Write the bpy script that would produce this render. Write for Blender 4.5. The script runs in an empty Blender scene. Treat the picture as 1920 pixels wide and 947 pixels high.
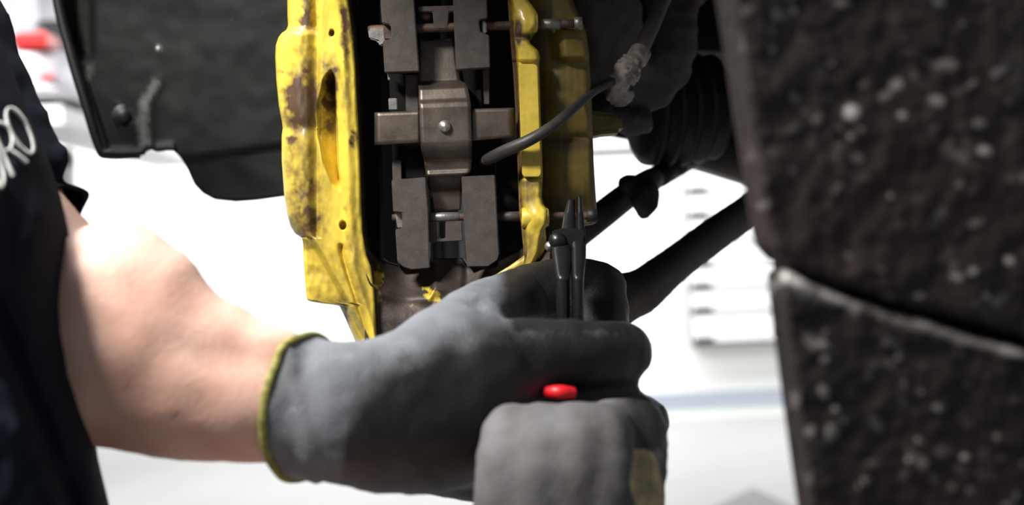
import bpy, bmesh, math, random
from mathutils import Vector, Matrix, noise
from mathutils.bvhtree import BVHTree
C = bpy.context.scene.collection
random.seed(4)
# ---------------------------------------------------------------- camera
CAM_H = 1.626
ROLL = math.radians(2.5)
R3 = Matrix.Rotation(ROLL, 3, 'Y')
ORG = Vector((0, 0, CAM_H))
LENS = 50.0
F = 1920 * LENS / 36.0
cd = bpy.data.cameras.new('camera'); cam = bpy.data.objects.new('camera', cd); C.objects.link(cam)
cd.lens = LENS; cd.sensor_width = 36; cd.sensor_fit = 'HORIZONTAL'; cd.clip_start = 0.02
cam.matrix_world = Matrix.Translation(ORG) @ (R3 @ Matrix.Rotation(math.pi/2, 3, 'X')).to_4x4()
cd.dof.use_dof = True; cd.dof.focus_distance = 0.853; cd.dof.aperture_fstop = 6.5
bpy.context.scene.camera = cam
# ---------------------------------------------------------------- light
def W(x, y, z): return ORG + R3 @ Vector((x, y, z))
world = bpy.data.worlds.new('world'); bpy.context.scene.world = world; world.use_nodes = True
bg = world.node_tree.nodes['Background']; bg.inputs[0].default_value = (0.86, 0.93, 1.0, 1); bg.inputs[1].default_value = 0.22
def area(name, loc, target, size, size_y, power, color=(1, 1, 1)):
    l = bpy.data.lights.new(name, 'AREA'); l.shape = 'RECTANGLE'; l.size = size; l.size_y = size_y
    l.energy = power; l.color = color
    o = bpy.data.objects.new(name, l); C.objects.link(o); o.location = loc
    o.rotation_euler = (Vector(target) - Vector(loc)).to_track_quat('-Z', 'Y').to_euler()
    return o
area('work_light', (-0.52, 0.22, CAM_H+0.72), (-0.12, 0.85, CAM_H+0.04), 0.22, 0.16, 24, (1.0, 0.97, 0.92))
area('bay_light', (-1.0, 1.15, CAM_H+1.9), (-0.25, 0.72, CAM_H-.1), 1.0, 0.7, 105, (0.95, 0.97, 1.0))
area('ceiling_lamp_row', (0, 11.2, 4.8), (0, 13.2, 2.2), 14, 1.2, 800, (1, 1, 1))
area('car_fill', (-2.6, 5.6, 4.6), (-3.0, 8.5, 2.6), 2.5, 1.2, 420, (1, 0.99, 0.98))  # unseen fill added to brighten the raised car
vs = bpy.context.scene.view_settings
vs.view_transform = 'Standard'; vs.look = 'None'; vs.gamma = 1; vs.use_curve_mapping = False; vs.exposure = 0.0
# ---------------------------------------------------------------- helpers
def P(px, py, d): return W((px-960)/F*d, d, (473.5-py)/F*d)
FW = R3 @ Vector((0, 1, 0))
def proj(co):
    q = R3.transposed() @ (Vector(co) - ORG)
    return 960 + q.x/q.y*F, 473.5 - q.z/q.y*F, q.y
def interp(tab, t):
    if t <= tab[0][0]: return tab[0][1]
    for (a, b), (c, d) in zip(tab, tab[1:]):
        if t <= c: return b + (d-b)*(t-a)/(c-a)
    return tab[-1][1]
def sm(a, b, x):
    t = max(0, min(1, (x-a)/(b-a))); return t*t*(3-2*t)
def tag(o, label, cat, group=None):
    o['label'] = label; o['category'] = cat
    if group: o['group'] = group
    return o
def thing(name, label, cat, loc, group=None):
    o = bpy.data.objects.new(name, None); C.objects.link(o); o.location = loc
    o.empty_display_size = 0.02
    return tag(o, label, cat, group)
def mk(name, verts, faces, mat, parent=None, smooth=True, stain=None, label=None, kind=None, fix=True):
    me = bpy.data.meshes.new(name); me.from_pydata([tuple(v) for v in verts], [], faces)
    if fix:
        bm = bmesh.new(); bm.from_mesh(me); bmesh.ops.recalc_face_normals(bm, faces=bm.faces); bm.to_mesh(me); bm.free()
    return fin(name, me, mat, parent, smooth, stain, label, kind)
def fin(name, me, mat, parent=None, smooth=True, stain=None, label=None, kind=None):
    if stain is not None:
        at = me.attributes.new('stain', 'FLOAT', 'POINT')
        if callable(stain):
            for i, v in enumerate(me.vertices): at.data[i].value = stain(*proj(v.co))
        else:
            for i, s in enumerate(stain): at.data[i].value = s
    # origin at centre of mesh
    n = len(me.vertices)
    c = Vector((0, 0, 0))
    for v in me.vertices: c += v.co
    c /= max(n, 1)
    me.transform(Matrix.Translation(-c))
    for p in me.polygons: p.use_smooth = smooth
    me.materials.append(mat)
    o = bpy.data.objects.new(name, me); C.objects.link(o)
    if parent is not None:
        o.parent = parent
        o.location = c - abs_loc(parent)
    else: o.location = c
    if label: o['label'] = label
    if kind: o['kind'] = kind
    return o
def abs_loc(o):
    v = Vector(o.location)
    while o.parent is not None:
        o = o.parent; v += Vector(o.location)
    return v
def sheet(name, fn, nu, nv, thick, mat, parent=None, stain=None, smooth=True, label=None):
    """grid surface fn(u,v)->(px,py,depth) closed by a back at +thick"""
    V = []; Fc = []
    for j in range(nv+1):
        for i in range(nu+1):
            V.append(P(*fn(i/nu, j/nv)))
    N = len(V); w = nu+1
    for k in range(N): V.append(V[k] + FW*thick)
    for j in range(nv):
        for i in range(nu):
            a = j*w+i; q = (a, a+1, a+w+1, a+w)
            Fc.append(q); Fc.append(tuple(N+x for x in reversed(q)))
    rim = [i for i in range(w)] + [j*w+nu for j in range(1, nv+1)] + [nv*w+i for i in range(nu-1, -1, -1)] + [j*w for j in range(nv-1, 0, -1)]
    for a, b in zip(rim, rim[1:]+rim[:1]): Fc.append((a, N+a, N+b, b))
    return mk(name, V, Fc, mat, parent, smooth, stain, label)
def prism_geo(poly, d, thick, bevel=0.0006, seg=2):
    bm = bmesh.new()
    vs_ = [bm.verts.new(P(x, y, dd)) for x, y, dd in [(p[0], p[1], p[2] if len(p) > 2 else d) for p in poly]]
    f = bm.faces.new(vs_)
    r = bmesh.ops.extrude_face_region(bm, geom=[f])
    bmesh.ops.translate(bm, vec=FW*thick, verts=[g for g in r['geom'] if isinstance(g, bmesh.types.BMVert)])
    bmesh.ops.recalc_face_normals(bm, faces=bm.faces)
    if bevel: bmesh.ops.bevel(bm, geom=bm.edges[:], offset=bevel, segments=seg, affect='EDGES', clamp_overlap=True)
    return bm
def prism(name, poly, d, thick, mat, parent=None, bevel=0.0006, label=None, stain=None):
    bm = prism_geo(poly, d, thick, bevel)
    me = bpy.data.meshes.new(name); bm.to_mesh(me); bm.free()
    return fin(name, me, mat, parent, False, stain, label)
def catmull(pts, n):
    pts = [Vector(p) for p in pts]
    if len(pts) < 3: return [pts[0].lerp(pts[1], i/n) for i in range(n+1)]
    out = []
    e = [pts[0]*2-pts[1]] + pts + [pts[-1]*2-pts[-2]]
    for k in range(len(pts)-1):
        a, b, c, d = e[k:k+4]
        for i in range(n):
            t = i/n
            out.append(0.5*((2*b)+(c-a)*t+(2*a-5*b+4*c-d)*t*t+(3*b-a-3*c+d)*t**3))
    out.append(pts[-1]); return out
def tube_geo(path, rad, seg=16, flat=1.0, capround=True):
    """path world points, rad list or float; flat squashes along view axis"""
    n = len(path); V = []; Fc = []
    if not isinstance(rad, (list, tuple)): rad = [rad]*n
    for i, p in enumerate(path):
        t = (path[min(i+1, n-1)] - path[max(i-1, 0)]).normalized()
        ref = FW if abs(t.dot(FW)) < 0.9 else R3 @ Vector((0, 0, 1))
        a = t.cross(ref).normalized(); b = a.cross(t).normalized()
        fl = flat if abs(t.dot(FW)) < 0.9 else 1
        for k in range(seg):
            th = 2*math.pi*k/seg
            V.append(p + a*math.cos(th)*rad[i] + b*math.sin(th)*rad[i]*fl)
    for i in range(n-1):
        for k in range(seg):
            k2 = (k+1) % seg
            Fc.append((i*seg+k, i*seg+k2, (i+1)*seg+k2, (i+1)*seg+k))
    Fc.append(tuple(range(seg))); Fc.append(tuple((n-1)*seg+k for k in reversed(range(seg))))
    return V, Fc
def tube(name, pts, rad, mat, parent=None, seg=16, n=8, stain=None, label=None, flat=1.0):
    """pts [(px,py,d)] ; rad m or list per point"""
    w = [P(*p) for p in pts]
    path = catmull(w, n)
    if isinstance(rad, (list, tuple)):
        rr = [v.x for v in catmull([(r, 0, 0) for r in rad], n)]
    else: rr = rad
    V, Fc = tube_geo(path, rr, seg, flat)
    return mk(name, V, Fc, mat, parent, True, stain, label)
def lathe(name, a, b, prof, mat, parent=None, seg=32, stain=None, label=None, smooth=True):
    """a,b world ends; prof [(t along 0..1, radius m)]"""
    a = Vector(a); b = Vector(b); t = (b-a).normalized()
    ref = Vector((0, 0, 1)) if abs(t.z) < 0.9 else Vector((1, 0, 0))
    u = t.cross(ref).normalized(); w = u.cross(t)
    V = []; Fc = []
    for s, r in prof:
        for k in range(seg):
            th = 2*math.pi*k/seg
            V.append(a.lerp(b, s) + (u*math.cos(th)+w*math.sin(th))*max(r, 1e-5))
    n = len(prof)
    for i in range(n-1):
        for k in range(seg):
            k2 = (k+1) % seg
            Fc.append((i*seg+k, i*seg+k2, (i+1)*seg+k2, (i+1)*seg+k))
    Fc.append(tuple(range(seg))); Fc.append(tuple((n-1)*seg+k for k in range(seg)))
    return mk(name, V, Fc, mat, parent, smooth, stain, label)
def sub_geom(bm, pxmax):
    vs_ = {v for v in bm.verts if proj(v.co)[0] < pxmax}
    fs = [f for f in bm.faces if all(v in vs_ for v in f.verts)]
    return list(vs_) + list({e for f in fs for e in f.edges}) + fs
def blob(name, chains, mat, parent=None, voxel=0.003, smooth=6, stain=None, disp=None, label=None, cut=None):
    """union of tapered chains -> one continuous voxel-remeshed surface.
    chain = ([(px,py,d,rpx)], flat)"""
    V = []; Fc = []
    for pts, flat in chains:
        w = [P(p[0], p[1], p[2]) for p in pts]; rr = [p[3]/F*p[2] for p in pts]
        path = catmull(w, 6)
        ra = [max(0.001, v.x) for v in catmull([(r, 0, 0) for r in rr], 6)]
        # rounded ends
        def cap(p, q, r):
            t = (p-q).normalized(); return [(p + t*r*math.sin(a), r*math.cos(a)) for a in (0.35, 0.7, 1.0, 1.25, 1.45)]
        c0 = cap(path[0], path[1], ra[0])[::-1]; c1 = cap(path[-1], path[-2], ra[-1])
        path = [c[0] for c in c0] + path + [c[0] for c in c1]
        ra = [c[1] for c in c0] + ra + [c[1] for c in c1]
        v, f = tube_geo(path, ra, 20, flat); o = len(V)
        V += v; Fc += [tuple(o+i for i in q) for q in f]
    me = bpy.data.meshes.new('tmp'); me.from_pydata([tuple(v) for v in V], [], Fc)
    bm = bmesh.new(); bm.from_mesh(me); bmesh.ops.recalc_face_normals(bm, faces=bm.faces); bm.to_mesh(me); bm.free()
    o = bpy.data.objects.new('tmp', me); C.objects.link(o)
    m = o.modifiers.new('r', 'REMESH'); m.mode = 'VOXEL'; m.voxel_size = voxel
    m2 = o.modifiers.new('s', 'SMOOTH'); m2.iterations = smooth; m2.factor = 0.5
    dg = bpy.context.evaluated_depsgraph_get(); dg.update()
    ev = o.evaluated_get(dg); nm = bpy.data.meshes.new_from_object(ev)
    bpy.data.objects.remove(o); nm.name = name
    if disp:
        ns = [v.normal.copy() for v in nm.vertices]
        for v, n_ in zip(nm.vertices, ns): v.co = v.co + n_*disp(*proj(v.co))
    loop = None
    if cut:
        bm = bmesh.new(); bm.from_mesh(nm)
        g = bmesh.ops.bisect_plane(bm, geom=sub_geom(bm, cut[2]), plane_co=cut[0], plane_no=cut[1], clear_inner=True)
        be = [e for e in bm.edges if e.is_boundary]
        nx = {}
        for e in be:
            for x, y in ((e.verts[0], e.verts[1]), (e.verts[1], e.verts[0])): nx.setdefault(x.index if False else x, []).append(y)
        seen = set(); best = []
        for e in be:
            if e.verts[0] in seen: continue
            comp = [e.verts[0]]; seen.add(e.verts[0])
            for q in comp:
                for z in nx[q]:
                    if z not in seen: seen.add(z); comp.append(z)
            if len(comp) > len(best): best = comp
        st = best[0]; loop = [st.co.copy()]; prev = None; cur = st
        for _ in range(len(be)):
            nn = [q for q in nx[cur] if q is not prev]
            if not nn or nn[0] is st: break
            prev, cur = cur, nn[0]; loop.append(cur.co.copy())
        bm.to_mesh(nm); bm.free()
        return fin(name, nm, mat, parent, True, stain, label), loop
    return fin(name, nm, mat, parent, True, stain, label)
def fbm(x, y, z=0.0, o=3):
    return noise.fractal(Vector((x, y, z)), 0.6, 2.0, o)
# ---------------------------------------------------------------- materials
def mat(name, col, rough=0.5, metal=0.0, col2=None, nscale=30, namt=0.35, bump=0.0, bscale=200, stain=None, srough=None, coat=0.0, spots=None, sss=0.0, spec=None, stain2=None, soft=(0.0, 1.0)):
    m = bpy.data.materials.new(name); m.use_nodes = True; nt = m.node_tree; N = nt.nodes; L = nt.links
    b = N['Principled BSDF']; b.inputs['Roughness'].default_value = rough; b.inputs['Metallic'].default_value = metal
    if spec is not None: b.inputs['Specular IOR Level'].default_value = spec
    tc = N.new('ShaderNodeTexCoord')
    def c4(c): return (c[0], c[1], c[2], 1)
    def noi(s, det=5, dis=0.0):
        n = N.new('ShaderNodeTexNoise'); n.inputs['Scale'].default_value = s; n.inputs['Detail'].default_value = det
        n.inputs['Distortion'].default_value = dis; L.new(tc.outputs['Object'], n.inputs['Vector']); return n
    def ramp(src, a, b_):
        r = N.new('ShaderNodeMapRange'); r.inputs['From Min'].default_value = a; r.inputs['From Max'].default_value = b_
        L.new(src, r.inputs['Value']); return r.outputs[0]
    def mix(f, a, b_):
        x = N.new('ShaderNodeMix'); x.data_type = 'RGBA'
        if hasattr(f, 'is_linked') or not isinstance(f, (int, float)): L.new(f, x.inputs[0])
        else: x.inputs[0].default_value = f
        for s, v in ((6, a), (7, b_)):
            if isinstance(v, tuple): x.inputs[s].default_value = v
            else: L.new(v, x.inputs[s])
        return x.outputs[2]
    cur = c4(col)
    if col2 is None: col2 = tuple(c*(1-namt) for c in col)
    n1 = noi(nscale)
    cur = mix(ramp(n1.outputs[0], 0.35, 0.65), cur, c4(col2))
    if spots:
        for sc, th, w, c in spots:
            n2 = noi(sc, 3, 0.4)
            cur = mix(ramp(n2.outputs[0], th, th+w), cur, c4(c))
    if stain:
        at = N.new('ShaderNodeAttribute'); at.attribute_name = 'stain'
        n3 = noi(250, 4)
        ad = N.new('ShaderNodeMath'); ad.operation = 'MULTIPLY_ADD'; L.new(n3.outputs[0], ad.inputs[0]); ad.inputs[1].default_value = 0.36
        ad.inputs[2].default_value = -0.18
        a2 = N.new('ShaderNodeMath'); a2.operation = 'ADD'; L.new(at.outputs['Fac'], a2.inputs[0]); L.new(ad.outputs[0], a2.inputs[1])
        f = ramp(a2.outputs[0], soft[0], soft[1])
        cur = mix(f, cur, c4(stain))
        if stain2:
            f2 = ramp(at.outputs['Fac'], 1.3, 1.7); cur = mix(f2, cur, c4(stain2))
        if srough is not None:
            mr = N.new('ShaderNodeMix'); mr.data_type = 'FLOAT'; L.new(f, mr.inputs[0]); mr.inputs[2].default_value = rough; mr.inputs[3].default_value = srough
            L.new(mr.outputs[0], b.inputs['Roughness'])
    if isinstance(cur, tuple): b.inputs['Base Color'].default_value = cur
    else: L.new(cur, b.inputs['Base Color'])
    if bump:
        nb = noi(bscale, 6); bp = N.new('ShaderNodeBump'); bp.inputs['Strength'].default_value = bump; bp.inputs['Distance'].default_value = 0.001
        L.new(nb.outputs[0], bp.inputs['Height']); L.new(bp.outputs[0], b.inputs['Normal'])
    if coat: b.inputs['Coat Weight'].default_value = coat; b.inputs['Coat Roughness'].default_value = 0.15
    if sss: b.inputs['Subsurface Weight'].default_value = sss; b.inputs['Subsurface Radius'].default_value = (0.01, 0.004, 0.002); b.inputs['Subsurface Scale'].default_value = 1.0
    return m
M = {}
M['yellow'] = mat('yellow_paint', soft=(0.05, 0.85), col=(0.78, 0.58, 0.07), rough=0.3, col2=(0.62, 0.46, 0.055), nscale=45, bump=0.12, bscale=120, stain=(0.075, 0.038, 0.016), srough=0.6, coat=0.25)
M['yellow_shaded'] = mat('yellow_paint_shaded', (0.20, 0.145, 0.018), 0.5, 0, col2=(0.11, 0.08, 0.012), nscale=60, bump=0.2, bscale=150, stain=(0.05, 0.03, 0.015), srough=0.6)  # yellow paint darkened for the shade on the right body
M['bridge'] = mat('grimy_alloy', (0.065, 0.048, 0.040), 0.55, 0.3, soft=(0.35, 0.9), col2=(0.040, 0.030, 0.025), nscale=90, bump=0.3, bscale=300, stain=(0.55, 0.40, 0.04))
M['plate'] = mat('pad_steel', (0.078, 0.064, 0.056), 0.6, 0.4, col2=(0.056, 0.046, 0.040), nscale=160, bump=0.12, bscale=900)
M['spring'] = mat('spring_steel', (0.145, 0.119, 0.099), 0.42, 0.7, col2=(0.075, 0.060, 0.050), nscale=70, bump=0.08, bscale=700)
M['steel'] = mat('bright_steel', (0.6, 0.58, 0.55), 0.4, 0.9, namt=0.15)
M['greysteel'] = mat('grey_steel', (0.30, 0.29, 0.27), 0.45, 0.7, nscale=120, bump=0.2, bscale=500)
M['rust'] = mat('rusty_steel', (0.13, 0.075, 0.05), 0.65, 0.4, col2=(0.06, 0.04, 0.032), nscale=150, bump=0.4, bscale=400)
M['dark'] = mat('near_black', (0.006, 0.0055, 0.005), 0.8, 0.0, spec=.15, nscale=60, bump=0.3, bscale=200)  # one near-black base for pads, wheel arch and backing sheets
M['rotor'] = mat('disc_iron', (0.03, 0.027, 0.025), 0.6, 0.4, nscale=60, bump=0.2, bscale=300)
M['rubber'] = mat('black_rubber', (0.007, 0.007, 0.0075), 0.55, 0, spec=.3, nscale=40, bump=0.1, bscale=200)
M['hose'] = mat('hose_rubber', (0.095, 0.08, 0.075), 0.5, 0, nscale=90, bump=0.2, bscale=500)
M['cable'] = mat('cable_rubber', (0.035, 0.03, 0.029), 0.5, 0, nscale=90, bump=0.1, bscale=500)
M['mudmetal'] = mat('muddy_fitting', (0.45, 0.39, 0.34), 0.7, 0.1, col2=(0.12, 0.095, 0.085), nscale=90, bump=0.8, bscale=250)
M['arm_metal'] = mat('control_arm_iron', (0.022, 0.020, 0.019), 0.55, 0.2, nscale=40, bump=0.3, bscale=120, stain=(0.10, 0.075, 0.06))
M['liner'] = mat('liner_plastic', soft=(0.25, 1.0), col=(0.006, 0.007, 0.0064), rough=0.65, spec=.15, col2=(0.010, 0.0108, 0.0095), nscale=9, bump=0.1, bscale=70, stain=(0.12, 0.12, 0.115), spots=[(16, 0.58, 0.2, (0.015, 0.0145, 0.0125))])
M['mud'] = mat('muddy_panel', (0.014, 0.0125, 0.0115), 0.6, 0, spec=.2, col2=(0.024, 0.0165, 0.015), nscale=8, bump=0.2, bscale=120, stain=(0.50, 0.47, 0.45), srough=0.6, soft=(0.22, 1.0), spots=[(40, 0.62, 0.14, (0.030, 0.027, 0.025))])
M['skin'] = mat('skin', (0.72, 0.46, 0.37), 0.5, 0, col2=(0.60, 0.34, 0.26), nscale=28, bump=0.25, bscale=350, sss=0.12)
M['glove'] = mat('glove_knit', (0.155, 0.165, 0.18), 0.75, 0, col2=(0.12, 0.128, 0.14), nscale=60, bump=0.5, bscale=900, stain=(0.014, 0.013, 0.013), srough=0.5)
M['glove_lower'] = mat('glove_knit_darker', (0.115, 0.112, 0.114), 0.8, 0, col2=(0.085, 0.076, 0.076), nscale=60, bump=0.5, bscale=900, stain=(0.010, 0.010, 0.010), srough=0.5)  # same knit as the upper glove, darker base colour
M['cuff'] = mat('cuff_yarn', (0.30, 0.29, 0.07), 0.9, 0, namt=0.6, nscale=300, bump=0.6, bscale=900)
M['tan'] = mat('tan_yarn', (0.62, 0.47, 0.26), 0.9, 0, col2=(0.30, 0.25, 0.18), nscale=90, bump=0.6, bscale=900)
M['shirt'] = mat('navy_cotton', (0.011, 0.015, 0.024), 0.95, 0, spec=.1, col2=(0.011, 0.014, 0.022), nscale=150, bump=0.3, bscale=1500)
M['print'] = mat('shirt_print', (0.55, 0.55, 0.53), 0.8, 0, namt=0.25, nscale=400)
M['red'] = mat('red_grip', (0.75, 0.012, 0.02), 0.4, 0, namt=0.1)
M['tool'] = mat('black_tool_steel', (0.03, 0.03, 0.032), 0.32, 0.6, namt=0.3, nscale=80, bump=0.1, bscale=400)
M['white'] = mat('white_paint', (0.88, 0.88, 0.87), 0.5, 0, namt=0.02, nscale=3)
M['cab'] = mat('cabinet_white', (0.86, 0.86, 0.86), 0.4, 0, namt=0.02, nscale=3)
M['cabgap'] = mat('cabinet_carcass', (0.16, 0.16, 0.16), 0.6, 0, namt=0.1)
M['lip_shade'] = mat('lip_shade_dark', (0.03, 0.03, 0.03), 0.5, 0, namt=0.1)
M['floor'] = mat('epoxy_floor', (0.40, 0.40, 0.395), 0.45, 0, col2=(0.38, 0.38, 0.375), nscale=2, bump=0.05, bscale=20)
M['base'] = mat('blue_grey_skirting', (0.36, 0.39, 0.46), 0.5, 0, namt=0.05)
M['mat'] = mat('grey_mat', (0.27, 0.26, 0.27), 0.8, 0, namt=0.15, nscale=20, bump=0.3, bscale=100)
M['strip'] = mat('pale_strip', (0.60, 0.62, 0.56), 0.5, 0, namt=0.04)
M['silver'] = mat('silver_paint', (0.62, 0.60, 0.64), 0.35, 0.3, namt=0.05)
M['lamp_red'] = mat('red_lens', (0.72, 0.03, 0.03), 0.25, 0, namt=0.1)
M['tyre'] = mat('tyre_rubber', (0.02, 0.02, 0.022), 0.8, 0, namt=0.2)
M['lift'] = mat('lift_paint', (0.75, 0.75, 0.74), 0.5, 0, namt=0.05)
M['glass'] = bpy.data.materials.new('window_glass'); M['glass'].use_nodes = True
gb = M['glass'].node_tree.nodes['Principled BSDF']; gb.inputs['Base Color'].default_value = (0.75, 0.95, 0.95, 1)
gb.inputs['Transmission Weight'].default_value = 1; gb.inputs['Roughness'].default_value = 0.02
# ---------------------------------------------------------------- the setting
def box(name, lo, hi, m, parent=None, bevel=0.0, label=None, kind=None):
    bm = bmesh.new(); bmesh.ops.create_cube(bm, size=1)
    for v in bm.verts:
        v.co = Vector([lo[k] + (v.co[k]+0.5)*(hi[k]-lo[k]) for k in range(3)])
    if bevel: bmesh.ops.bevel(bm, geom=bm.edges[:], offset=bevel, segments=2, affect='EDGES')
    me = bpy.data.meshes.new(name); bm.to_mesh(me); bm.free()
    return fin(name, me, m, parent, False, None, label, kind)
WY = 14.0
def pw(px, py, d=WY): return P(px, py, d)
box('floor', (-11, -3, -0.1), (11, WY, 0), M['floor'], kind='structure')
q = pw(45, 14); wl, wr, wb, wt = -7.4, q.x, q.z, 4.4
box('wall_back', (wr, WY, 0), (11, WY+0.2, 4.9), M['white'], kind='structure')
box('wall_back', (-11, WY, 0), (wr, WY+0.2, wb), M['white'], kind='structure')
box('wall_back', (wl, WY, wt), (wr, WY+0.2, 4.9), M['white'], kind='structure')
box('wall_back', (-11, WY, wb), (wl, WY+0.2, 4.9), M['white'], kind='structure')
w1 = box('window_1', (wl, WY+0.09, wb), (wr, WY+0.10, wt), M['glass'], kind='structure')
for lo, hi in (((wl, WY+0.05, wb), (wr, WY+0.13, wb+0.05)), ((wl, WY+0.05, wt-0.05), (wr, WY+0.13, wt)), ((wl, WY+0.05, wb), (wl+0.05, WY+0.13, wt)), ((wr-0.05, WY+0.05, wb), (wr, WY+0.13, wt)), (((wl+wr)/2-0.02, WY+0.05, wb), ((wl+wr)/2+0.02, WY+0.13, wt))):
    box('window_frame', lo, hi, M['cab'], w1)
box('baseboard_back', (-11, WY-0.03, 0.0), (11, WY, 0.175), M['base'], kind='structure')
box('trim_2', (-11, WY-0.75, 0.0), (11, WY-0.03, 0.004), M['strip'], kind='structure')
q = pw(1130, 283)
box('trim_1', (q.x-.5, WY-0.05, q.z-.03), (q.x+.48, WY, q.z+.03), M['cabgap'], kind='structure')
CD = WY-.31
def cz(py): return P(1380, py+2, CD).z
cx0 = P(1293, 500, CD).x; cx1 = cx0+1.45
cab = thing('wall_cabinet', 'white wall-hung cabinet of shallow drawers against the far wall', 'cabinet', (0.5*(cx0+cx1), WY-0.15, cz(640)))
rows = [636, 579, 534, 491, 446, 400, 354, 308]
box('carcass', (cx0+.004, WY-0.28, cz(645)), (cx1, WY, cz(308)), M['cabgap'], cab)
for a, b in zip(rows, rows[1:]):
    z0, z1 = cz(a+1), cz(b+8)
    dr = box('drawer', (cx0, CD, z0), (cx1, CD+.03, z1), M['cab'], cab, 0.004)
    box('handle', (cx0+0.02, CD-.025, z0+0.002), (cx0+0.20, CD, z0+0.045), M['lip_shade'], dr)  # dark block painted in for the shadow under the drawer lip
# grey mat on floor, corner pointing away
bm = bmesh.new()
def floorpt(px, py, z=0.0):
    d = None
    # intersect view ray with z plane
    r = R3 @ Vector(((px-960)/F, 1, (473.5-py)/F)); t = (z-CAM_H)/r.z
    return ORG + r*t
a = floorpt(1412, 914, 0.012); b = floorpt(1310, 965, 0.012); c = floorpt(1530, 970, 0.012); dd = b + c - a
f = bm.faces.new([bm.verts.new(v) for v in (a, b, dd, c)])
r = bmesh.ops.extrude_face_region(bm, geom=[f]); bmesh.ops.translate(bm, vec=(0, 0, -0.012), verts=[g for g in r['geom'] if isinstance(g, bmesh.types.BMVert)])
bmesh.ops.recalc_face_normals(bm, faces=bm.faces); bmesh.ops.bevel(bm, geom=bm.edges[:], offset=0.003, segments=1, affect='EDGES')
me = bpy.data.meshes.new('floor_mat'); bm.to_mesh(me); bm.free()
tag(fin('floor_mat', me, M['mat'], None, False), 'dark grey rubber mat lying on the pale floor, one corner pointing away', 'mat')
# ---------------------------------------------------------------- background car on a lift
D = 8.4
def bx(px): return P(px, 120, D).x
def bz(py): return P(80, py, D).z
car = thing('parked_car', 'silver car raised in the background with a red tail lamp', 'car', (bx(40)-0.8, D+0.6, bz(205)))
# side profile (rear end view): body cross-section lofted across x
zb, zt = bz(178), bz(42)
def car_body():
    prof = [(-0.05, 0.0), (-0.10, 0.25), (-0.10, 0.55), (0.0, 0.78), (0.06, 1.0)]
    V = []; Fc = []
    xs = [(-1.75, 0.10), (-1.62, 0.02), (-0.9, 0.0), (-0.22, 0.0), (-0.12, 0.03), (-0.04, 0.10), (0.0, 0.22)]
    base = bx(113)
    ring = []
    for x, y in xs:
        for (py, pz) in prof:
            xx = base + x*1.0 - (0.06 if (pz > 0.7 and x > -0.3) else 0) - (0.10 if pz >= 1.0 and x > -0.3 else 0)
            V.append(Vector((xx, D + y + py, zb + (zt-zb)*pz)))
    n = len(prof)
    m0 = len(V)
    for k in range(m0): V.append(V[k] + Vector((0, 3.2 - 0.0, 0)))
    for i in range(len(xs)-1):
        for j in range(n-1):
            q = (i*n+j, (i+1)*n+j, (i+1)*n+j+1, i*n+j+1); Fc.append(q); Fc.append(tuple(m0+z for z in reversed(q)))
    rim = [i*n for i in range(len(xs))] + [(len(xs)-1)*n+j for j in range(1, n)] + [i*n+n-1 for i in range(len(xs)-2, -1, -1)] + [j for j in range(n-2, 0, -1)]
    for a, b in zip(rim, rim[1:]+rim[:1]): Fc.append((a, m0+a, m0+b, b))
    return mk('body', V, Fc, M['silver'], car)
cb = car_body()
# greenhouse
gx0, gx1 = bx(113)-1.5, bx(113)-0.28
V = [Vector(p) for p in ((gx0, D+0.5, zt), (gx1, D+0.5, zt), (gx1, D+2.6, zt), (gx0, D+2.6, zt), (gx0+0.15, D+0.95, zt+0.42), (gx1-0.15, D+0.95, zt+0.42), (gx1-0.15, D+2.2, zt+0.42), (gx0+0.15, D+2.2, zt+0.42))]
mk('cabin', V, [(0, 1, 5, 4), (1, 2, 6, 5), (2, 3, 7, 6), (3, 0, 4, 7), (4, 5, 6, 7), (0, 3, 2, 1)], M['silver'], car, False)
for xa, xb, lab in ((bx(36), bx(104), 1), (bx(113)-1.72, bx(113)-1.4, 0)):
    box('tail_lamp', (xa, D-0.145, bz(92)), (xb, D+0.12, bz(66)), M['lamp_red'], car, 0.02)
box('reflector', (bx(84), D-0.115, bz(152)), (bx(108), D-0.0, bz(146)), M['lamp_red'], car, 0.005)
box('bumper', (bx(113)-1.72, D-0.13, bz(182)), (bx(112), D+0.25, bz(160)), M['silver'], car, 0.03)
for x0 in (bx(113)-0.26, bx(113)-1.68):
    for y0 in (D+0.45, D+2.7):
        lathe('wheel', (x0, y0, bz(205)+0.30), (x0+0.23, y0, bz(205)+0.30), [(0, 0.17), (0.0, 0.26), (0.12, 0.30), (0.88, 0.30), (1, 0.26), (1, 0.17)], M['tyre'], car, 28)
lift = thing('vehicle_lift', 'pale lift runways carrying the silver car', 'vehicle lift', (bx(40)-0.8, D+1.5, 0))
for x0 in (bx(113)-0.36, bx(113)-1.78):
    box('runway', (x0, D-0.2, bz(205)-0.12), (x0+0.42, D+3.6, bz(205)-.002), M['lift'], lift, 0.01)
for x0 in (bx(113)-0.62, bx(113)-1.98):
    for y0 in (D+0.9, D+1.65):
        box('post', (x0, y0, 0), (x0+0.14, y0+0.14, bz(205)-0.09), M['lift'], lift, 0.01)
for y0 in (D+0.9, D+1.65): box('crossbeam', (bx(113)-1.98, y0, bz(205)-0.22), (bx(113)-0.48, y0+0.14, bz(205)-0.12), M['lift'], lift)

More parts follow.
